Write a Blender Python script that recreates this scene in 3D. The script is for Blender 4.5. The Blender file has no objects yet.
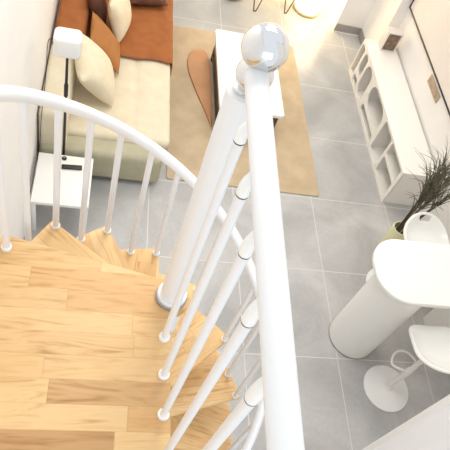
import bpy, bmesh, math, random
from mathutils import Vector, Matrix
random.seed(7)
sc = bpy.context.scene
COL = sc.collection
PI = math.pi

# ------------------------------------------------------------------ helpers
def link(o, parent=None):
    COL.objects.link(o)
    if parent: o.parent = parent
    return o

def obj(name, bm, mat, parent=None, smooth=35):
    bmesh.ops.recalc_face_normals(bm, faces=bm.faces)
    me = bpy.data.meshes.new(name)
    bm.to_mesh(me); bm.free()
    if smooth:
        for p in me.polygons: p.use_smooth = True
        me.set_sharp_from_angle(angle=math.radians(smooth))
    me.materials.append(mat)
    return link(bpy.data.objects.new(name, me), parent)

def tag(o, label, cat, group=None):
    o['label'] = label; o['category'] = cat
    if group: o['group'] = group
    return o

def thing(name, label, cat, loc=(0, 0, 0), rz=0, group=None):
    o = bpy.data.objects.new(name, None); COL.objects.link(o)
    o.empty_display_size = .05
    o.location = loc; o.rotation_euler = (0, 0, rz)
    return tag(o, label, cat, group)

def struct(name, bm, mat, smooth=0):
    o = obj(name, bm, mat, None, smooth); o['kind'] = 'structure'; return o

def dup(root, loc, rz, label=None, name=None):
    r = root.copy(); COL.objects.link(r); r.location = loc; r.rotation_euler = (0, 0, rz)
    if label: r['label'] = label
    for ch in list(root.children):
        c = ch.copy(); COL.objects.link(c); c.parent = r
        for g in ch.children:
            d = g.copy(); COL.objects.link(d); d.parent = c
    return r

def BM(): return bmesh.new()

def box(bm, x0, x1, y0, y1, z0, z1, bev=0, seg=2, M=None):
    t = bmesh.new()
    bmesh.ops.create_cube(t, size=1)
    for v in t.verts:
        v.co = Vector(((x0+x1)/2 + v.co.x*(x1-x0), (y0+y1)/2 + v.co.y*(y1-y0), (z0+z1)/2 + v.co.z*(z1-z0)))
    if bev: bmesh.ops.bevel(t, geom=list(t.edges), offset=bev, segments=seg, profile=.5, affect='EDGES')
    merge(bm, t, M); return bm

def merge(bm, t, M=None):
    if M is not None: t.transform(M)
    m = bpy.data.meshes.new('tmp'); t.to_mesh(m); t.free()
    bm.from_mesh(m); bpy.data.meshes.remove(m)

def lathe(bm, prof, n=32, c=(0, 0, 0), M=None):
    """prof: list of (r,z); r=0 at an end closes it."""
    t = bmesh.new(); rings = []
    for r, z in prof:
        if r < 1e-6: rings.append([t.verts.new((0, 0, z))])
        else: rings.append([t.verts.new((r*math.cos(2*PI*i/n), r*math.sin(2*PI*i/n), z)) for i in range(n)])
    for a, b in zip(rings, rings[1:]):
        for i in range(n):
            j = (i+1) % n
            if len(a) == 1 and len(b) == 1: continue
            if len(a) == 1: t.faces.new((a[0], b[i], b[j]))
            elif len(b) == 1: t.faces.new((a[i], a[j], b[0]))
            else: t.faces.new((a[i], a[j], b[j], b[i]))
    for rg in (rings[0], rings[-1]):
        if len(rg) > 1: t.faces.new(rg)
    bmesh.ops.translate(t, verts=t.verts, vec=c)
    merge(bm, t, M); return bm

def tube(bm, pts, r, n=12, cap=True):
    """tube through points; r a number or a list."""
    pts = [Vector(p) for p in pts]; N = len(pts)
    rr = r if isinstance(r, (list, tuple)) else [r]*N
    tan = []
    for i in range(N):
        a = pts[max(i-1, 0)]; b = pts[min(i+1, N-1)]
        tan.append((b-a).normalized())
    up = Vector((0, 0, 1)) if abs(tan[0].z) < .9 else Vector((1, 0, 0))
    u = tan[0].cross(up).normalized(); rings = []
    for i in range(N):
        u = (u - tan[i]*u.dot(tan[i])).normalized(); w = tan[i].cross(u)
        rings.append([bm.verts.new(pts[i] + rr[i]*(u*math.cos(2*PI*k/n) + w*math.sin(2*PI*k/n))) for k in range(n)])
    for a, b in zip(rings, rings[1:]):
        for k in range(n):
            j = (k+1) % n; bm.faces.new((a[k], a[j], b[j], b[k]))
    if cap: bm.faces.new(rings[0]); bm.faces.new(rings[-1])
    return bm

def spline(P, n=8):
    """Catmull-Rom through points."""
    P = [Vector(p) for p in P]; out = []
    for i in range(len(P)-1):
        p0 = P[max(i-1, 0)]; p1 = P[i]; p2 = P[i+1]; p3 = P[min(i+2, len(P)-1)]
        for k in range(n):
            t = k/n
            out.append(.5*((2*p1) + (p2-p0)*t + (2*p0-5*p1+4*p2-p3)*t*t + (3*p1-p0-3*p2+p3)*t**3))
    out.append(P[-1]); return out

def prism(bm, poly, z0, z1, bev=0, seg=2, M=None):
    t = bmesh.new()
    vs = [t.verts.new((x, y, z0)) for x, y in poly]
    f = t.faces.new(vs)
    r = bmesh.ops.extrude_face_region(t, geom=[f])
    for v in r['geom']:
        if isinstance(v, bmesh.types.BMVert): v.co.z = z1
    if bev:
        e = [e for e in t.edges if abs(e.verts[0].co.z-e.verts[1].co.z) < 1e-6]
        bmesh.ops.bevel(t, geom=e, offset=bev, segments=seg, profile=.5, affect='EDGES')
    merge(bm, t, M); return bm

def rrect(x0, x1, y0, y1, r, n=6):
    out = []
    for cx, cy, a in ((x1-r, y1-r, 0), (x0+r, y1-r, 90), (x0+r, y0+r, 180), (x1-r, y0+r, 270)):
        for i in range(n+1):
            t = math.radians(a + 90*i/n); out.append((cx+r*math.cos(t), cy+r*math.sin(t)))
    return out

def sphere(bm, r, c, n=32):
    prof = [(r*math.sin(PI*i/n), -r*math.cos(PI*i/n)) for i in range(n+1)]
    prof[0] = (0, -r); prof[-1] = (0, r)
    return lathe(bm, prof, n, c)

# ------------------------------------------------------------------ materials
def mat(name, col, rough=.5, metal=0, **kw):
    m = bpy.data.materials.new(name); m.use_nodes = True
    b = m.node_tree.nodes['Principled BSDF']
    b.inputs['Base Color'].default_value = (*col, 1)
    b.inputs['Roughness'].default_value = rough
    b.inputs['Metallic'].default_value = metal
    for k, v in kw.items(): b.inputs[k].default_value = v
    return m

def nd(m, typ, **kw):
    n = m.node_tree.nodes.new(typ)
    for k, v in kw.items(): setattr(n, k, v)
    return n
def lk(m, a, b): m.node_tree.links.new(a, b)
def math_(m, op, a, b=None, c=None):
    n = nd(m, 'ShaderNodeMath', operation=op)
    for i, x in enumerate((a, b, c)):
        if x is None: continue
        if isinstance(x, (int, float)): n.inputs[i].default_value = x
        else: lk(m, x, n.inputs[i])
    return n.outputs[0]
def ramp(m, fac, stops):
    r = nd(m, 'ShaderNodeValToRGB')
    e = r.color_ramp.elements
    while len(e) < len(stops): e.new(.5)
    for i, (p, c) in enumerate(stops): e[i].position = p; e[i].color = (*c, 1)
    lk(m, fac, r.inputs[0]); return r.outputs[0]
def mixc(m, fac, a, b, mode='MIX'):
    n = nd(m, 'ShaderNodeMix', data_type='RGBA', blend_type=mode)
    if isinstance(fac, (int, float)): n.inputs[0].default_value = fac
    else: lk(m, fac, n.inputs[0])
    for i, x in ((6, a), (7, b)):
        if isinstance(x, tuple): n.inputs[i].default_value = (*x, 1)
        else: lk(m, x, n.inputs[i])
    return n.outputs[2]

def mottled(name, c1, c2, scale=6, rough=.6, bump=0, bscale=200, stretch=(1, 1, 1), **kw):
    m = mat(name, c1, rough, **kw); b = m.node_tree.nodes['Principled BSDF']
    tc = nd(m, 'ShaderNodeTexCoord'); mp = nd(m, 'ShaderNodeMapping'); lk(m, tc.outputs['Object'], mp.inputs[0])
    mp.inputs['Scale'].default_value = stretch
    n = nd(m, 'ShaderNodeTexNoise'); n.inputs['Scale'].default_value = scale; n.inputs['Detail'].default_value = 5
    lk(m, mp.outputs[0], n.inputs['Vector'])
    lk(m, ramp(m, n.outputs[0], [(.3, c1), (.7, c2)]), b.inputs['Base Color'])
    if bump:
        n2 = nd(m, 'ShaderNodeTexNoise'); n2.inputs['Scale'].default_value = bscale
        lk(m, mp.outputs[0], n2.inputs['Vector'])
        bp = nd(m, 'ShaderNodeBump'); bp.inputs['Strength'].default_value = bump; bp.inputs['Distance'].default_value = .004
        lk(m, n2.outputs[0], bp.inputs['Height']); lk(m, bp.outputs[0], b.inputs['Normal'])
    return m

def wood_blocks(name, tones, pw=.080, pl=.50, rough=.5):
    m = mat(name, tones[0], rough); b = m.node_tree.nodes['Principled BSDF']
    tc = nd(m, 'ShaderNodeTexCoord'); sp = nd(m, 'ShaderNodeSeparateXYZ'); lk(m, tc.outputs['Object'], sp.inputs[0])
    oi = nd(m, 'ShaderNodeObjectInfo')
    seed = math_(m, 'MULTIPLY', oi.outputs['Random'], 37.0)
    row = math_(m, 'FLOOR', math_(m, 'DIVIDE', sp.outputs[1], pw))
    w1 = nd(m, 'ShaderNodeTexWhiteNoise', noise_dimensions='2D')
    cb = nd(m, 'ShaderNodeCombineXYZ'); lk(m, row, cb.inputs[0]); lk(m, seed, cb.inputs[1]); lk(m, cb.outputs[0], w1.inputs['Vector'])
    colu = math_(m, 'ADD', math_(m, 'DIVIDE', sp.outputs[0], pl), math_(m, 'MULTIPLY', w1.outputs['Value'], 3.0))
    colf = math_(m, 'FLOOR', colu)
    w2 = nd(m, 'ShaderNodeTexWhiteNoise', noise_dimensions='3D')
    c2 = nd(m, 'ShaderNodeCombineXYZ'); lk(m, row, c2.inputs[0]); lk(m, colf, c2.inputs[1]); lk(m, seed, c2.inputs[2]); lk(m, c2.outputs[0], w2.inputs['Vector'])
    n = len(tones)
    base = ramp(m, w2.outputs['Value'], [(i/(n-1), t) for i, t in enumerate(tones)])
    # grain
    c3 = nd(m, 'ShaderNodeCombineXYZ')
    lk(m, math_(m, 'MULTIPLY', sp.outputs[0], 2.2), c3.inputs[0])
    lk(m, math_(m, 'ADD', math_(m, 'MULTIPLY', sp.outputs[1], 17.0), math_(m, 'MULTIPLY', w2.outputs['Value'], 50.0)), c3.inputs[1])
    lk(m, sp.outputs[2], c3.inputs[2])
    g = nd(m, 'ShaderNodeTexNoise'); g.inputs['Scale'].default_value = 1.6; g.inputs['Detail'].default_value = 6; g.inputs['Distortion'].default_value = 1.2
    lk(m, c3.outputs[0], g.inputs['Vector'])
    gr = ramp(m, g.outputs[0], [(.25, (.55, .42, .28)), (.40, (.90, .84, .75)), (.5, (1, 1, 1)), (.60, (.97, .94, .89)), (.76, (.66, .53, .40))])
    col = mixc(m, .85, base, gr, 'MULTIPLY')
    # joints
    fr = math_(m, 'FRACT', math_(m, 'DIVIDE', sp.outputs[1], pw)); fc = math_(m, 'FRACT', colu)
    j = math_(m, 'MAXIMUM', math_(m, 'LESS_THAN', fr, .025), math_(m, 'LESS_THAN', fc, .006))
    col = mixc(m, math_(m, 'MULTIPLY', j, .35), col, (.45, .25, .1))
    lk(m, col, b.inputs['Base Color'])
    return m

M = {}
M['white_metal'] = mat('white_metal', (.80, .80, .79), .3)
M['white_plastic'] = mat('white_plastic', (.88, .88, .85), .3)
M['white_gloss'] = mat('white_gloss', (.86, .86, .82), .22)
M['wall'] = mottled('wall', (.85, .835, .82), (.88, .865, .85), 3, .75)
M['wall_pink'] = mottled('canvas', (.80, .74, .70), (.82, .77, .73), 4, .7)
M['skirt_grey'] = mat('skirt_grey', (.33, .31, .29), .5)
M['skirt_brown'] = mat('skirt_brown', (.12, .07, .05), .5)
M['trim_white'] = mat('trim_white', (.84, .82, .78), .4)
M['chrome'] = mat('chrome', (.74, .74, .73), .05, 1)
M['grey_metal'] = mat('grey_metal', (.34, .34, .35), .35, .6)
M['dark_ring'] = mat('dark_ring', (.05, .05, .05), .5)
M['black'] = mat('black', (.018, .017, .016), .4)
M['bronze'] = mat('bronze', (.16, .11, .06), .4, .5)
M['cream'] = mottled('cream_fabric', (.69, .61, .45), (.75, .675, .52), 9, .9, .25)
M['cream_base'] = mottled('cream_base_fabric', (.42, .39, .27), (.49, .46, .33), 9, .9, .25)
M['cream_pillow'] = mottled('cream_pillow_fabric', (.72, .63, .45), (.78, .70, .53), 12, .9, .3)
M['orange'] = mottled('orange_throw_fabric', (.29, .088, .020), (.355, .118, .028), 10, .85, .3)
M['tan'] = mottled('tan_pillow_fabric', (.35, .135, .034), (.41, .17, .046), 10, .85, .3)
M['brown'] = mottled('brown_pillow_fabric', (.085, .03, .015), (.13, .045, .02), 10, .85, .3)
M['rug'] = mottled('rug_pile', (.50, .385, .25), (.62, .49, .33), 5, .95, .5, 90)
M['hide'] = mottled('tan_leather', (.50, .25, .12), (.58, .31, .16), 4, .55)
M['walnut'] = mottled('dark_walnut', (.055, .035, .025), (.10, .065, .045), 6, .5, stretch=(1, 6, 1))
M['console'] = mat('console_white', (.88, .85, .80), .35)
M['pot'] = mottled('pale_green_ceramic', (.72, .70, .43), (.78, .76, .50), 7, .5)
M['stem'] = mottled('dark_stem', (.05, .035, .02), (.10, .07, .04), 12, .7)
M['frond'] = mottled('grey_green_frond', (.09, .08, .05), (.18, .17, .115), 12, .7)
M['photo'] = mottled('brown_picture', (.10, .065, .04), (.30, .20, .13), 20, .4)
M['socket'] = mottled('tan_socket', (.40, .29, .20), (.48, .36, .26), 20, .45)
M['silver'] = mat('silver_frame', (.70, .66, .62), .3)
M['pale_wood'] = mat('pale_wood', (.62, .45, .24), .5)
LT = [(.72, .45, .195), (.80, .55, .27), (.66, .385, .155), (.83, .60, .33), (.75, .49, .225), (.50, .27, .105), (.79, .53, .25), (.62, .37, .165)]
M['landing_wood'] = wood_blocks('landing_wood', LT)
M['tread_wood'] = wood_blocks('tread_wood', [(.80, .52, .24), (.85, .60, .31), (.74, .46, .20), (.84, .58, .28)], .095, .5)

# grey floor tiles
def tiles():
    m = mat('grey_floor_tiles', (.4, .4, .4), .32); b = m.node_tree.nodes['Principled BSDF']
    tc = nd(m, 'ShaderNodeTexCoord'); mp = nd(m, 'ShaderNodeMapping'); lk(m, tc.outputs['Object'], mp.inputs[0])
    mp.inputs['Location'].default_value = (-(2.125-.81*10), -(3.567-.848*10), 0)
    br = nd(m, 'ShaderNodeTexBrick'); br.offset = 0; br.squash = 1
    br.inputs['Scale'].default_value = 1; br.inputs['Brick Width'].default_value = .81; br.inputs['Row Height'].default_value = .848
    br.inputs['Mortar Size'].default_value = .0045; br.inputs['Mortar Smooth'].default_value = .3
    br.inputs['Color1'].default_value = (.0, .0, .0, 1); br.inputs['Color2'].default_value = (1, 1, 1, 1)
    lk(m, mp.outputs[0], br.inputs['Vector'])
    n = nd(m, 'ShaderNodeTexNoise'); n.inputs['Scale'].default_value = 1.7; n.inputs['Detail'].default_value = 8; n.inputs['Distortion'].default_value = .8
    lk(m, tc.outputs['Object'], n.inputs['Vector'])
    c = ramp(m, n.outputs[0], [(.30, (.375, .372, .368)), (.52, (.47, .467, .462)), (.72, (.575, .572, .565))])
    n2 = nd(m, 'ShaderNodeTexNoise'); n2.inputs['Scale'].default_value = 30; n2.inputs['Detail'].default_value = 4
    lk(m, tc.outputs['Object'], n2.inputs['Vector'])
    c = mixc(m, .25, c, ramp(m, n2.outputs[0], [(.3, (.8, .8, .8)), (.7, (1.1, 1.1, 1.1))]), 'MULTIPLY')
    c = mixc(m, br.outputs['Fac'], c, (.66, .645, .62))
    lk(m, c, b.inputs['Base Color'])
    return m
M['tiles'] = tiles()

def emis(name, col, s):
    m = mat(name, col, .5); b = m.node_tree.nodes['Principled BSDF']
    b.inputs['Emission Color'].default_value = (*col, 1); b.inputs['Emission Strength'].default_value = s
    return m
M['glow'] = emis('lamp_glow', (1, .80, .42), 5.0)

# ------------------------------------------------------------------ setting
XL, XR = -.50, 3.32
struct('floor', box(BM(), XL-.1, XR+.1, -1.6, 9.0, -.1, 0), M['tiles'])
struct('wall_left', box(BM(), XL-.12, XL, -1.6, 9.0, 0, 5.2), M['wall'])
struct('wall_right', box(BM(), XR, XR+.12, -1.6, 9.0, 0, 5.2), M['wall'])
struct('wall_back', box(BM(), XL-.12, XR+.12, 8.9, 9.02, 0, 5.2), M['wall'])
struct('wall_alcove', box(BM(), 2.83, XR, 6.42, 6.56, 0, 5.2), M['wall'])
struct('wall_niche', box(BM(), XR-.13, XR, 5.83, 6.42, 0, 5.2), M['wall'])
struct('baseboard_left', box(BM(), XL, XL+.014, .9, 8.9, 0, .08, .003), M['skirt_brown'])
b = box(BM(), 2.83, XR-.14, 6.405, 6.42, .012, .115, .002)
struct('baseboard_back', b, M['skirt_grey'])
struct('baseboard_right', box(BM(), XR-.144, XR-.13, 5.83, 6.405, .012, .115, .002), M['skirt_grey'])
struct('trim_1', box(BM(), 2.83, XR-.14, 6.398, 6.42, 0, .012), M['trim_white'])
# partition beside the stair, its white edge strip facing the stairwell
az = math.radians(27.35); px = 1.50; py = px*math.tan(az)
struct('wall_front', box(BM(), px+.004, XR, py-.62, py-.036, 0, 5.2), M['wall'])
struct('trim_2', box(BM(), px, px+.30, py-.036, py, 0, 5.2, .003), M['trim_white'])

# ------------------------------------------------------------------ spiral staircase
CX, CY = .312, 1.015
ZL = 2.43; RISE = ZL/11; STEP = 25.3; TH0 = 161.8; RO = .638
st = thing('spiral_staircase', 'spiral staircase with light wood treads around a white centre pole', 'staircase', (CX, CY, 0))
TT = .036
# landing board
def loc(p): return (p[0]-CX, p[1]-CY)
nose = (CX+RO*math.cos(math.radians(TH0)), CY+RO*math.sin(math.radians(TH0)))
poly = [(.314, -1.0), (.314, .94)]
for a in range(-80, 86, 15): poly.append((CX+.068*math.cos(math.radians(a)), CY+.068*math.sin(math.radians(a))))
poly += [(CX-.03, CY+.072), (nose[0]+.012, nose[1]+.003), nose, (nose[0]-.02, nose[1]-.012), (XL+.004, 1.185), (XL+.004, -1.0)]
landing = obj('landing', prism(BM(), [loc(p) for p in poly], ZL-TT, ZL, .004), M['landing_wood'], st)
# treads
def tread_bm():
    """local X along the front nosing from the pole; the tread extends to +angle."""
    pts = []
    back = STEP+4
    a1, a2 = 0, math.radians(back)
    inner = .068
    P0 = Vector((RO, 0)); P1 = Vector((RO*math.cos(a2), RO*math.sin(a2)))
    n0 = Vector((0, -.045)) # straight nosing offset in front of the radius near the pole
    def corner(A, B, C, r, n=5):
        out = []
        u = (A-B).normalized(); w = (C-B).normalized()
        s = B+u*r; e = B+w*r
        for i in range(n+1):
            t = i/n; out.append((1-t)**2*s + 2*t*(1-t)*B + t*t*e)
        return out
    Q0 = Vector((.02, -.062)); Q1 = Vector((.05*math.cos(a2+1.2), .07*math.sin(a2+1.2)))
    pts += corner(Q0, P0, P1, .014)
    mid = (P0+P1)/2*1.012
    pts.append(mid)
    pts += corner(P0, P1, Q1, .014)
    pts.append(Q1)
    for i in range(0, 9):
        a = a2+1.35+(2*PI-1.35-a2-1.3)*i/8
        pts.append(Vector((inner*math.cos(a), inner*math.sin(a))))
    bm = BM(); prism(bm, [(p.x, p.y) for p in pts], -TT, 0, .004)
    return bm
tread0 = None
for k in range(1, 11):
    if tread0 is None: t = tread0 = obj('tread', tread_bm(), M['tread_wood'], st)
    else: t = tread0.copy(); link(t, st)
    t.location = (0, 0, ZL-RISE*k); t.rotation_euler = (0, 0, math.radians(TH0-STEP*k))
# centre pole
PT = 3.425
pole = obj('center_pole', lathe(BM(), [(.11, 0), (.11, .012), (.042, .014), (.042, PT), (.036, PT+.004)], 40), M['white_metal'], st)
obj('collar', lathe(BM(), [(.042, ZL+.012), (.051, ZL+.012), (.053, ZL+.016), (.053, ZL+.030), (.050, ZL+.034), (.042, ZL+.034)], 40), M['white_metal'], pole)
obj('washer', lathe(BM(), [(.042, ZL-TT), (.057, ZL-TT), (.057, ZL+.010), (.053, ZL+.012), (.042, ZL+.012)], 40), M['grey_metal'], pole)
bm = BM()
for k in range(1, 11):
    z = ZL-RISE*k
    lathe(bm, [(.042, z), (.056, z), (.056, z+RISE-TT), (.042, z+RISE-TT)], 32)
obj('spacer', bm, M['white_metal'], pole)
bm = BM(); sphere(bm, .043, (.010, .002, PT+.050)); lathe(bm, [(.030, PT), (.030, PT+.012), (.018, PT+.02)], 24)
obj('joint', bm, M['chrome'], pole)
bm = BM(); sphere(bm, .052, (.012, .004, PT+.122)); lathe(bm, [(.026, PT+.07), (.026, PT+.084), (.020, PT+.09)], 24, (.011, .003, 0))
obj('finial', bm, M['chrome'], pole)
# helical handrail
RH = .603
def hz(th): return ZL+.668+.028*max(-1.2, min(1, (th-100)/50))-RISE*(TH0-th)/STEP
pts = []
th = 182
while th > TH0-STEP*10.4:
    pts.append((RH*math.cos(math.radians(th)), RH*math.sin(math.radians(th)), hz(min(th, 172)))); th -= 3
hr = obj('handrail', tube(BM(), pts, .0225, 20), M['white_metal'], st)
# spiral balusters, two to a tread
def bal_bm(L, r=.012): return lathe(BM(), [(r, 0), (r, L)], 16)
capb = lathe(BM(), [(0, 0), (.018, 0), (.019, .006), (.018, .013), (.012, .015)], 18)
capm = None
for j in range(0, 21):
    th = TH0 - STEP/2*j - (-3.2 if j == 1 else -.6 if j % 2 else (-4.2 if j == 0 else -1.0))
    k = (j+1)//2
    zb = ZL-RISE*k
    a = math.radians(th); zt = hz(th)-.02
    o = obj('baluster', bal_bm(zt-zb, .0130), M['white_metal'], st)
    o.location = (.603*math.cos(a), .603*math.sin(a), zb)
    if capm is None: c = obj('base_cap', capb, M['white_plastic'], o); capm = c.data
    else: c = link(bpy.data.objects.new('base_cap', capm), o)

# ------------------------------------------------------------------ landing railing
rl = thing('landing_railing', 'white metal railing with thick handrail along the landing edge', 'railing', (.289, 0, ZL))
H0 = 4.30-.805-ZL
def rx(y): return .2965+.0205*(y-.2)/.8-.289     # handrail centre, just outside the balusters
ra = Vector((rx(-.9), -.9, H0)); rb = Vector((rx(1.0), 1.0, H0))
d = (rb-ra).normalized()
pts = [ra, rb-d*.020, rb-d*.008, rb-d*.002, rb]
hand = obj('handrail', tube(BM(), pts, [.0266, .0266, .025, .020, .014], 28), M['white_metal'], rl)
ys = [.855, .722, .590, .456, .322, .188, .054, -.08, -.22]
capL = lathe(BM(), [(0, 0), (.0185, 0), (.020, .005), (.019, .014), (.012, .017)], 22)
capLm = None
for y in ys:
    LB = 4.30-.905-ZL+.088*max(-.2, y-.456)
    o = obj('baluster', bal_bm(LB), M['white_metal'], rl); o.location = (0, y, 0)
    if capLm is None: c = obj('base_cap', capL, M['white_plastic'], o); capLm = c.data
    else: link(bpy.data.objects.new('base_cap', capLm), o)
    obj('ring', lathe(BM(), [(.0115, LB-.004), (.0134, LB-.004), (.0134, LB+.0005), (.0115, LB+.0005)], 20), M['dark_ring'], o)
    g_ = H0-.006-LB
    el = spline([(0, 0, LB), (0, 0, LB+g_*.25), (.002, 0, LB+g_*.5), (.008, 0, LB+g_*.72), (.016, 0, LB+g_)], 5)
    obj('elbow', tube(BM(), el, .0136, 18), M['white_plastic'], o)

# ------------------------------------------------------------------ sofa
sf = thing('sofa', 'cream fabric sofa against the left wall with an orange throw over its far half', 'sofa', (.09, 4.8, 0))
SX0, SX1, SY0, SY1 = -.488, .63, 3.50, 6.35
def L(x, y): return (x-.09, y-4.8)
def sbox(x0, x1, y0, y1, z0, z1, bev, seg=3):
    return box(BM(), x0-.09, x1-.09, y0-4.8, y1-4.8, z0, z1, bev, seg)
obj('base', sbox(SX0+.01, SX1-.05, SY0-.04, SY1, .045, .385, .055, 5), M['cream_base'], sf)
def pad(x0, x1, y0, y1, z0, z1, nx, ny, seamx, seamy, crown=.012):
    bm = BM(); box(bm, x0, x1, y0, y1, z0, z1, min(.07, (z1-z0)*.48), 5)
    # cut into a grid and press the seams in
    for i in range(1, nx):
        x = x0+(x1-x0)*i/nx
        bmesh.ops.bisect_plane(bm, geom=bm.verts[:]+bm.edges[:]+bm.faces[:], plane_co=(x, 0, 0), plane_no=(1, 0, 0))
    for i in range(1, ny):
        y = y0+(y1-y0)*i/ny
        bmesh.ops.bisect_plane(bm, geom=bm.verts[:]+bm.edges[:]+bm.faces[:], plane_co=(0, y, 0), plane_no=(0, 1, 0))
    for v in bm.verts:
        if v.co.z > (z0+z1)/2:
            g = 0
            for s in seamx: g = max(g, math.exp(-((v.co.x-s)/.022)**2))
            for s in seamy: g = max(g, math.exp(-((v.co.y-s)/.022)**2))
            v.co.z -= .016*g
    return bm
obj('seat_cushion', pad(SX0+.20-.09, SX1-.09, SY0+.13-4.8, 4.92-4.8, .345, .44, 30, 44, [.30-.09], [4.22-4.8]), M['cream'], sf, 60)
obj('seat_cushion', pad(SX0+.20-.09, SX1-.09, 4.93-4.8, SY1-4.8, .345, .44, 16, 24, [], []), M['cream'], sf, 60)
obj('backrest', sbox(SX0, SX0+.23, SY0, SY1, .10, .735, .05, 4), M['cream'], sf)
for x in (SX0+.08, SX1-.08):
    for y in (SY0+.09, SY1-.09):
        obj('leg', lathe(BM(), [(.018, 0), (.026, .065)], 14, (x-.09, y-4.8, 0)), M['walnut'], sf)

# throw over back and seat
def throw():
    bm = BM()
    prof = spline([(-.463, 0, .60), (-.465, 0, .755), (-.36, 0, .765), (-.225, 0, .75), (-.215, 0, .60), (-.195, 0, .475), (-.05, 0, .462), (.2, 0, .461), (.45, 0, .462), (.595, 0, .46), (.636, 0, .437), (.638, 0, .33), (.640, 0, .22)], 6)
    y0, y1 = 4.675, 6.30; ny = 40; top = []
    for i in range(ny+1):
        y = y0+(y1-y0)*i/ny; row = []
        for q, p in enumerate(prof):
            w = .004*math.sin(q*.9+y*9)+.003*math.sin(y*23+q*.4)
            yy = y - .30*max(0, min(1, (-p.x-.05)/.15))*(1-i/ny) + (.02*(p.x-.1) if i == 0 else 0) + (.012*math.sin(q*.55) if i < 2 else 0)
            row.append(bm.verts.new((p.x+abs(w)*.4, yy, p.z+abs(w))))
        top.append(row)
    for a, b_ in zip(top, top[1:]):
        for i in range(len(a)-1): bm.faces.new((a[i], a[i+1], b_[i+1], b_[i]))
    bmesh.ops.recalc_face_normals(bm, faces=bm.faces)
    return bm
th_ = obj('throw_blanket', throw(), M['orange'], None, 60)
sd = th_.modifiers.new('thick', 'SOLIDIFY'); sd.thickness = .008; sd.offset = 1
tag(th_, 'burnt orange throw draped over the far half of the cream sofa', 'throw')

# pillows
def pillow(name, s, t, m, label, corners=None, M4=None):
    """square pillow of side s and thickness t, local Z its normal."""
    n = 18; bm = BM(); g = {}
    for sgn in (1, -1):
        for i in range(n+1):
            for j in range(n+1):
                u = -1+2*i/n; v = -1+2*j/n
                edge = i in (0, n) or j in (0, n)
                if edge and sgn == -1: g[(sgn, i, j)] = g[(1, i, j)]; continue
                pin = 1-.07*(1-abs(u*v))*(max(abs(u), abs(v))**3)
                h = ((1-u*u)*(1-v*v))**.42
                g[(sgn, i, j)] = bm.verts.new((u*s/2*pin, v*s/2*pin, sgn*t/2*h))
        for i in range(n):
            for j in range(n):
                q = [g[(sgn, i, j)], g[(sgn, i+1, j)], g[(sgn, i+1, j+1)], g[(sgn, i, j+1)]]
                bm.faces.new(q if sgn == 1 else q[::-1])
    o = obj(name, bm, m, None, 70)
    o.matrix_world = M4
    return tag(o, label, 'pillow', 'pillows on the sofa')
def lean(c, yaw, tilt, roll=0):
    """pillow standing on its edge; yaw 0 faces +x, tilted back by tilt."""
    return Matrix.Translation(c) @ Matrix.Rotation(math.radians(yaw), 4, 'Z') @ Matrix.Rotation(math.radians(90-tilt), 4, 'Y') @ Matrix.Rotation(math.radians(roll), 4, 'Z')
pillow('pillow', .50, .24, M['cream_pillow'], 'large cream pillow leaning at the near end of the sofa back', M4=lean((-.085, 4.13, .715), 0, 36, 16))
pillow('pillow', .44, .13, M['tan'], 'orange-tan pillow half hidden behind the near cream pillow', M4=lean((-.02, 4.60, .645), 2, 40))
pillow('pillow', .44, .17, M['cream_pillow'], 'cream pillow standing in front of the dark brown pillow, on the orange throw', M4=lean((.085, 5.03, .695), -12, 16))
pillow('pillow', .46, .14, M['brown'], 'dark brown pillow leaning on the sofa back behind a cream one', M4=lean((-.135, 5.10, .70), 0, 18))
pillow('pillow', .42, .15, M['brown'], 'dark brown pillow lying on the orange throw at the top edge of the photo', M4=Matrix.Translation((.33, 5.66, .545)) @ Matrix.Rotation(.2, 4, 'Z'))

# ------------------------------------------------------------------ floor lamp + side table
fl = thing('floor_lamp', 'slim black floor lamp with small white rounded shade beside the sofa', 'floor lamp', (-.27, 3.43, 0))
obj('base', lathe(BM(), [(0, 0), (.055, 0), (.055, .012), (.045, .018), (0, .02)], 32), M['black'], fl)
obj('pole', lathe(BM(), [(.011, .015), (.011, 1.02), (.016, 1.03), (.016, 1.14), (.011, 1.15), (.009, 1.47)], 16), M['black'], fl)
def shade():
    bm = BM(); prism(bm, rrect(-.095, .095, -.075, .075, .04), 1.44, 1.60, .022, 4); return bm
obj('shade', shade(), M['white_plastic'], fl)
cord = spline([(-.09, 0, 1.53), (-.115, .0, 1.535), (-.135, 0, 1.48), (-.145, -.02, 1.2), (-.175, -.04, .8), (-.185, -.08, .5), (-.20, -.20, .44), (-.20, -.40, .42), (-.205, -.55, .40), (-.205, -.60, .2), (-.21, -.58, .02)], 6)
obj('cord', tube(BM(), cord, .0028, 8), M['black'], fl)

ta = thing('side_table', 'low square white side table by the left wall with a remote on top', 'side table', (-.24, 3.11, 0))
obj('tabletop', box(BM(), -.222, .222, -.26, .255, .385, .42, .006), M['white_gloss'], ta)
for sx in (-1, 1):
    for sy in (-1, 1):
        obj('leg', box(BM(), sx*.202-.018, sx*.202+.018, sy*.235-.018, sy*.235+.018, 0, .386, .004), M['white_gloss'], ta)
rm = thing('remote_control', 'black remote control lying on the white side table', 'remote control', (-.185, 3.235, .42), math.radians(4))
obj('body', box(BM(), -.082, .082, -.022, .022, .001, .019, .006), M['black'], rm)
bm = BM()
for i in range(6):
    for j in (-1, 0, 1): box(bm, -.06+i*.02, -.05+i*.02, j*.012-.004, j*.012+.004, .018, .021)
obj('buttons', bm, M['dark_ring'], rm)
sw = thing('lamp_switch', 'tiny black switch puck at the back of the white side table', 'switch', (-.255, 3.325, .42))
obj('body', lathe(BM(), [(0, 0), (.020, 0), (.021, .006), (.016, .014), (0, .015)], 20), M['black'], sw)
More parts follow.
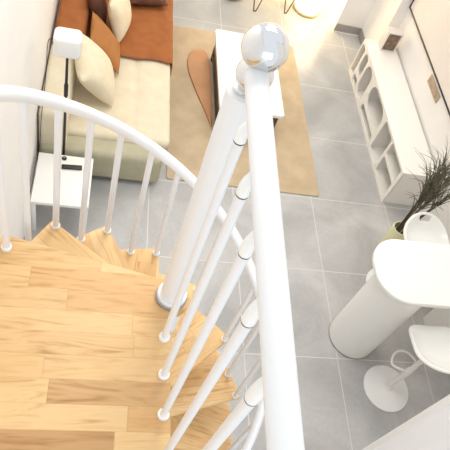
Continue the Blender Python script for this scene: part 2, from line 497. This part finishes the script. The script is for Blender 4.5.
obj('button', lathe(BM(), [(0, .014), (.008, .014), (.007, .019), (0, .019)], 14), M['grey_metal'], sw)

# ------------------------------------------------------------------ rug, coffee table, tan cushion
def rug():
    bm = BM(); prism(bm, rrect(.665, 2.215, 3.59, 5.93, .02, 3), .001, .013, .004); return bm
rg = obj('rug', rug(), M['rug']); tag(rg, 'beige rug on grey tiles between the sofa and the white console', 'rug')
ct = thing('coffee_table', 'white-topped coffee table with dark wood body on the beige rug', 'coffee table', (1.455, 4.86, .013))
bm = BM(); prism(bm, rrect(-.335, .335, -.62, .60, .035), .345, .387, .007); obj('tabletop', bm, M['white_gloss'], ct)
obj('body', box(BM(), -.30, .30, -.57, .55, .16, .346, .006), M['walnut'], ct)
obj('shelf', box(BM(), -.30, .30, -.57, .55, .06, .085, .004), M['walnut'], ct)
for sx in (-1, 1):
    for sy in (-1, 1):
        obj('leg', box(BM(), sx*.28-.022, sx*.28+.022, sy*.54-.022, sy*.54+.022, 0, .17, .003), M['walnut'], ct)
def mat_outline():
    P = [(1.125, 4.30), (1.06, 4.55), (.98, 4.80), (.905, 5.08), (.88, 5.28), (.92, 5.46), (1.02, 5.53), (1.11, 5.48), (1.132, 5.2), (1.132, 4.75), (1.125, 4.30)]
    return [(p.x-1.0, p.y-4.9) for p in spline([(x, y, 0) for x, y in P], 5)[:-1]]
cu = obj('leather_mat', prism(BM(), mat_outline(), 0, .028, .009, 3), M['hide']); cu.location = (1.0, 4.9, .0135)
tag(cu, 'flat tan leather mat on the rug beside the coffee table', 'mat')

# ------------------------------------------------------------------ console with cut-out front
cs = thing('console', 'long low white console with cut-out open compartments along the right wall', 'console', (2.92, 3.62, 0))
CL, CH, CD = 2.05, .475, .375
bm = BM()
box(bm, .006, CD, 0, CL, CH-.022, CH, .004); box(bm, .006, CD, 0, CL, .0, .022, .003)
box(bm, .006, CD, 0, .022, .02, CH-.02); box(bm, .006, CD, CL-.022, CL, .02, CH-.02); box(bm, CD-.015, CD, .02, CL-.02, .02, CH-.02)
obj('body', bm, M['console'], cs, 30)
openings = [  # y0,y1,z0,z1,corner radius (world y, z) measured along the front
    (5.525, 5.645, .045, .43, .02), (5.335, 5.475, .17, .435, .06), (5.33, 5.485, .035, .115, .03), (5.06, 5.29, .04, .435, .10),
    (4.43, 4.96, .165, .445, .135), (4.43, 4.97, .035, .125, .03), (4.085, 4.36, .04, .445, .03), (3.665, 4.045, .285, .45, .02), (3.665, 4.045, .035, .25, .02)]
def front_panel():
    cu_ = bpy.data.curves.new('front', 'CURVE'); cu_.dimensions = '2D'; cu_.fill_mode = 'BOTH'; cu_.extrude = .009
    def add(pts):
        s = cu_.splines.new('POLY'); s.points.add(len(pts)-1); s.use_cyclic_u = True
        for p, q in zip(s.points, pts): p.co = (q[0], q[1], 0, 1)
    add([(0, 0), (CL, 0), (CL, CH), (0, CH)])
    for y0, y1, z0, z1, r in openings: add(rrect(y0-3.62, y1-3.62, z0, z1, min(r, (z1-z0)/2-.001, (y1-y0)/2-.001), 8))
    o = bpy.data.objects.new('t', cu_); COL.objects.link(o)
    dg = bpy.context.evaluated_depsgraph_get(); me = bpy.data.meshes.new_from_object(o.evaluated_get(dg))
    bpy.data.objects.remove(o)
    bm = BM(); bm.from_mesh(me)
    bm.transform(Matrix(((0, 0, 1, 0), (1, 0, 0, 0), (0, 1, 0, 0), (0, 0, 0, 1))))
    return bm
obj('front_panel', front_panel(), M['console'], cs, 30)
for y in (5.503, 5.315, 5.01, 4.395, 4.065):
    obj('divider', box(BM(), .008, CD-.012, y-3.62-.009, y-3.62+.009, .021, CH-.021), M['console'], cs)
for y0, y1, z in ((3.64, 4.06, .268), (4.40, 5.0, .145), (5.32, 5.51, .142)):
    obj('shelf', box(BM(), .008, CD-.012, y0-3.62, y1-3.62, z-.008, z+.008), M['console'], cs)

pf = thing('picture_frame', 'small silver-white framed brown picture standing on the far end of the console', 'picture frame', (3.155, 5.50, CH), 0)
bm = BM(); fw, fh = .088, .245
box(bm, -fw, fw, 0, .13, 0, .014, .002); box(bm, -fw, fw, 0, .13, fh-.014, fh, .002)
box(bm, -fw, -fw+.014, 0, .13, .012, fh-.012, .002); box(bm, fw-.014, fw, 0, .13, .012, fh-.012, .002)
obj('frame', bm, M['silver'], pf)
obj('picture', box(BM(), -fw+.013, fw-.013, .010, .016, .012, fh-.012), M['photo'], pf)
obj('back', box(BM(), -fw+.013, fw-.013, .03, .128, .012, fh-.012), M['trim_white'], pf)

so = thing('wall_socket', 'tan double wall socket on the right wall above the console', 'socket', (XR, 4.55, .80))
obj('plate', box(BM(), -.012, 0, -.17, .17, -.045, .045, .003), M['socket'], so)
for y in (-.08, .08):
    obj('outlet', lathe(BM(), [(.0, 0), (.030, 0), (.030, .004), (.024, .005), (.022, .001), (0, .001)], 24, M=Matrix.Translation((-.012, y, 0)) @ Matrix.Rotation(-PI/2, 4, 'Y')), M['socket'], so)

wb = thing('framed_board', 'large pale board in a thin black frame on the right wall', 'picture', (XR, 4.87, 0))
FY0, FY1, FZ0, FZ1 = -1.55, .92, .905, 2.15
obj('panel', box(BM(), -.016, -.001, FY0, FY1, FZ0, FZ1), M['wall_pink'], wb)
bm = BM(); w = .016
box(bm, -.026, -.0, FY0-w, FY1+w, FZ0-w, FZ0, .002); box(bm, -.026, -.0, FY0-w, FY1+w, FZ1, FZ1+w, .002)
box(bm, -.026, -.0, FY0-w, FY0, FZ0, FZ1); box(bm, -.026, -.0, FY1, FY1+w, FZ0, FZ1)
obj('frame', bm, M['black'], wb)

# ------------------------------------------------------------------ plant
VX, VY, VH = 2.80, 3.02, .38
pl = thing('potted_grass', 'pale green vase of dark dried grass between the console and bar table', 'plant', (VX, VY, 0))
obj('vase', lathe(BM(), [(0, 0), (.066, 0), (.074, .02), (.080, .20), (.082, VH-.01), (.079, VH), (.070, VH), (.068, VH-.08), (0, VH-.10)], 36), M['pot'], pl)
rs = random.Random(5)
for i in range(11):
    a = rs.uniform(0, 2*PI); lean_ = rs.uniform(.05, .22)
    dx, dy = math.cos(a)*lean_+.10, math.sin(a)*lean_+.04
    hgt = rs.uniform(.62, .85)
    p0 = Vector((math.cos(a)*.035, math.sin(a)*.035, VH-.09)); p1 = p0+Vector((dx*.35, dy*.35, hgt*.5)); p2 = p0+Vector((dx, dy, hgt))
    P = spline([p0, p1, p2], 8)
    s = obj('stem', tube(BM(), P, [.008-.005*k/(len(P)-1) for k in range(len(P))], 7), M['stem'], pl)
    bm = BM()
    for k in range(27):
        q = P[int(rs.uniform(.55, 1)*(len(P)-1))]
        b2 = rs.uniform(0, 2*PI); ln = rs.uniform(.16, .44); dr = rs.uniform(.1, .75)
        e = Vector((math.cos(b2)*dr, math.sin(b2)*dr, 1)).normalized()*ln
        mid = q+e*.55+Vector((0, 0, .03)); end = q+e+Vector((math.cos(b2), math.sin(b2), -1.4))*(.10*dr*rs.uniform(.2, 1.2))
        cv = spline([q, mid, end], 4)
        tube(bm, cv, [.0046*(1-.85*t/(len(cv)-1)) for t in range(len(cv))], 4, False)
    obj('frond', bm, M['frond'], s)

# ------------------------------------------------------------------ bar table and stools
bt = thing('bar_table', 'white bar table with rounded end on a thick white cylinder pedestal', 'table', (2.29, 2.08, 0))
TZ = 1.03
def top():
    bm = BM(); x0, x1, y0, y1 = 2.035, XR-.005, 1.865, 2.415
    r = .235; pts = []
    for cx, cy, a in ((x0+r, y1-r, 90), (x0+r, y0+r, 180)):
        for i in range(13):
            t = math.radians(a+90*i/12); pts.append((cx+r*math.cos(t)-2.29, cy+r*math.sin(t)-2.08))
    pts += [(x1-2.29, y0-2.08), (x1-2.29, y1-2.08)]
    prism(bm, pts, TZ-.045, TZ, .012, 4); return bm
obj('tabletop', top(), M['white_gloss'], bt, 50)
obj('pedestal', lathe(BM(), [(.205, .012), (.205, TZ-.044)], 56), M['white_plastic'], bt)
obj('foot_ring', lathe(BM(), [(0, 0), (.209, 0), (.209, .012), (0, .012)], 56), M['grey_metal'], bt)
obj('end_panel', box(BM(), 3.04-2.29, XR-.005-2.29, 1.90-2.08, 2.31-2.08, 0, TZ-.044), M['white_plastic'], bt)

def make_stool(label, loc_, rz):
    t = thing('bar_stool', label, 'bar stool', loc_, rz, 'white bar stools at the bar table')
    obj('base', lathe(BM(), [(0, 0), (.196, 0), (.2, .006), (.196, .014), (.12, .030), (.04, .052), (.032, .075), (0, .076)], 48), M['white_metal'], t)
    obj('column', lathe(BM(), [(.026, .07), (.026, .42), (.019, .43), (.019, .74)], 24), M['white_metal'], t)
    fr = []
    for i in range(25):
        a = PI*(-.5)+PI*i/24*1.0
        fr.append((.0+.11*math.sin(a), .05+.13*math.cos(a), .36))
    fr = [(-.022, .0, .39)]+[(-.09, .04, .365)]+fr[1:-1]+[(.09, .04, .365)]+[(.022, .0, .39)]
    obj('footrest', tube(BM(), spline(fr, 2), .0095, 10), M['white_metal'], t)
    # moulded shell: D-shaped dish, straight at the front, its rim rising into a low back with a hand hole
    bm = BM(); NA, NT = 72, 16
    def rim(a):
        c, s_ = math.cos(a), math.sin(a)
        if s_ <= 0:                                   # back half: round
            return Vector((.205*c, .20*s_))
        e = 5.0                                       # front half: squarish
        k = (abs(c/.205)**e+abs(s_/.215)**e)**(-1/e)
        return Vector((k*c, k*s_))
    rows = []
    for i in range(1, NT+1):
        t_ = i/NT; row = []
        for k in range(NA):
            a = 2*PI*k/NA; p = rim(a); back = max(0, -math.sin(a))
            lift = .016+.030*(1-max(0, math.sin(a)))+.085*back**1.5
            if math.sin(a) > .5: lift -= .035*(math.sin(a)-.5)*2
            z = .762+lift*t_**3.2
            g_ = t_*(1+.04*back*t_**4)
            row.append(bm.verts.new((p.x*g_, p.y*g_, z)))
        rows.append(row)
    c0 = bm.verts.new((0, 0, .762))
    for k in range(NA): bm.faces.new((c0, rows[0][k], rows[0][(k+1) % NA]))
    for i in range(NT-1):
        for k in range(NA):
            am = 2*PI*(k+.5)/NA
            if i in (NT-3, NT-4) and abs(am-1.5*PI) < .27: continue
            bm.faces.new((rows[i][k], rows[i+1][k], rows[i+1][(k+1) % NA], rows[i][(k+1) % NA]))
    bm.transform(Matrix.Translation((.03*(1 if rz == 0 else -1), 0, 0)))
    sh = obj('seat_shell', bm, M['white_gloss'], t, 80)
    sdm = sh.modifiers.new('thick', 'SOLIDIFY'); sdm.thickness = .028; sdm.offset = 0
    bvm = sh.modifiers.new('sub', 'SUBSURF'); bvm.levels = 1; bvm.render_levels = 2
    obj('seat_plate', box(BM(), -.07, .07, -.07, .07, .735, .748, .004), M['grey_metal'], t)
    return t
stool = make_stool('white bar stool nearest the camera, its round base in full view', (2.515, 1.63, 0), 0)
dup(stool, (2.735, 2.615, 0), PI, 'white bar stool behind the bar table with an oval hole in its back')

# ------------------------------------------------------------------ far end: lamp, wire chair, white pouf
gl = thing('lantern_lamp', 'glowing warm cylinder lamp on the floor beside the far wall', 'lamp', (2.50, 6.76, 0))
obj('base', lathe(BM(), [(0, 0), (.17, 0), (.178, .012), (.17, .03), (0, .03)], 40), M['pale_wood'], gl)
obj('shade', lathe(BM(), [(.150, .03), (.165, .06), (.165, .40), (.14, .44), (0, .44)], 40), M['glow'], gl)

wc = thing('wire_chair', 'chair on thin bronze hairpin legs at the far end of the floor', 'chair', (1.98, 6.78, 0))
for fx, fy in ((-.21, -.26), (.21, -.18), (-.19, .2), (.21, .2)):
    p = spline([(fx-.10, fy*.85+.03, .44), (fx-.02, fy, .03), (fx, fy, .008), (fx+.02, fy, .03), (fx+.10, fy*.85, .44)], 5)
    obj('leg', tube(BM(), p, .0075, 8), M['bronze'], wc)
bm = BM(); prism(bm, rrect(-.26, .26, -.24, .26, .09), .435, .475, .015, 3); obj('seat', bm, M['cream'], wc)
bm = BM(); box(bm, -.24, .24, .24, .28, .46, .85, .015, 3); obj('backrest', bm, M['cream'], wc)
po = thing('pouf', 'small round white pouf just entering the photo at its top edge', 'pouf', (1.475, 6.78, 0))
obj('seat', lathe(BM(), [(0, .02), (.14, .02), (.172, .05), (.18, .12), (.18, .28), (.165, .335), (.12, .355), (0, .36)], 40), M['white_plastic'], po)
obj('foot', lathe(BM(), [(0, 0), (.13, 0), (.13, .021), (0, .021)], 32), M['grey_metal'], po)

# ------------------------------------------------------------------ light
w = bpy.data.worlds.new('World'); sc.world = w; w.use_nodes = True
bg = w.node_tree.nodes['Background']; bg.inputs[0].default_value = (.90, .955, 1.03, 1); bg.inputs[1].default_value = 1.0
def area(name, loc_, size, e, col, rot=(0, 0, 0)):
    l = bpy.data.lights.new(name, 'AREA'); l.shape = 'RECTANGLE'; l.size, l.size_y = size; l.energy = e; l.color = col
    o = bpy.data.objects.new(name, l); COL.objects.link(o); o.location = loc_; o.rotation_euler = rot
    return o
area('cool_fill_rear', (.8, -4.2, 3.7), (4.2, 2.6), 88, (.86, .93, 1.0), (math.radians(86), 0, 0))  # added cool fill behind the camera for upright surfaces; no window modelled
area('warm_fill_overhead', (1.5, 5.6, 5.0), (1.6, 1.6), 62, (1, .88, .70))  # unseen area light added overhead to warm the far half
area('neutral_fill_overhead', (.7, 2.6, 5.1), (1.2, 1.2), 45, (1, .97, .92))  # neutral fill added overhead
hl = bpy.data.lights.new('hall_lamp', 'POINT'); hl.energy = 60; hl.color = (1, .82, .50); hl.shadow_soft_size = .10
o = bpy.data.objects.new('hall_lamp', hl); COL.objects.link(o); o.location = (3.2, 7.25, 1.1)
pt = bpy.data.lights.new('lantern_bulb', 'POINT'); pt.energy = 22; pt.color = (1, .75, .38); pt.shadow_soft_size = .17
o = bpy.data.objects.new('lantern_bulb', pt); COL.objects.link(o); o.location = (2.5, 6.76, .60)

# ------------------------------------------------------------------ camera
cam = bpy.data.cameras.new('Camera'); cam.sensor_width = 36; cam.lens = 590.65/450*36; cam.clip_start = .02
co = bpy.data.objects.new('Camera', cam); COL.objects.link(co)
R = ((.96954542, -.04675566, .24040712), (.10084628, -.81831344, -.56585612), (.22318536, .57286737, -.78867691))
X, Y, Z = Vector(R[0]), -Vector(R[1]), -Vector(R[2])
co.matrix_world = Matrix(((X.x, Y.x, Z.x, 0), (X.y, Y.y, Z.y, 0), (X.z, Y.z, Z.z, 4.30), (0, 0, 0, 1)))
sc.camera = co
vs = sc.view_settings
sc.display_settings.display_device = 'sRGB'
vs.view_transform = 'Standard'; vs.look = 'None'; vs.gamma = 1; vs.use_curve_mapping = False
vs.exposure = .14
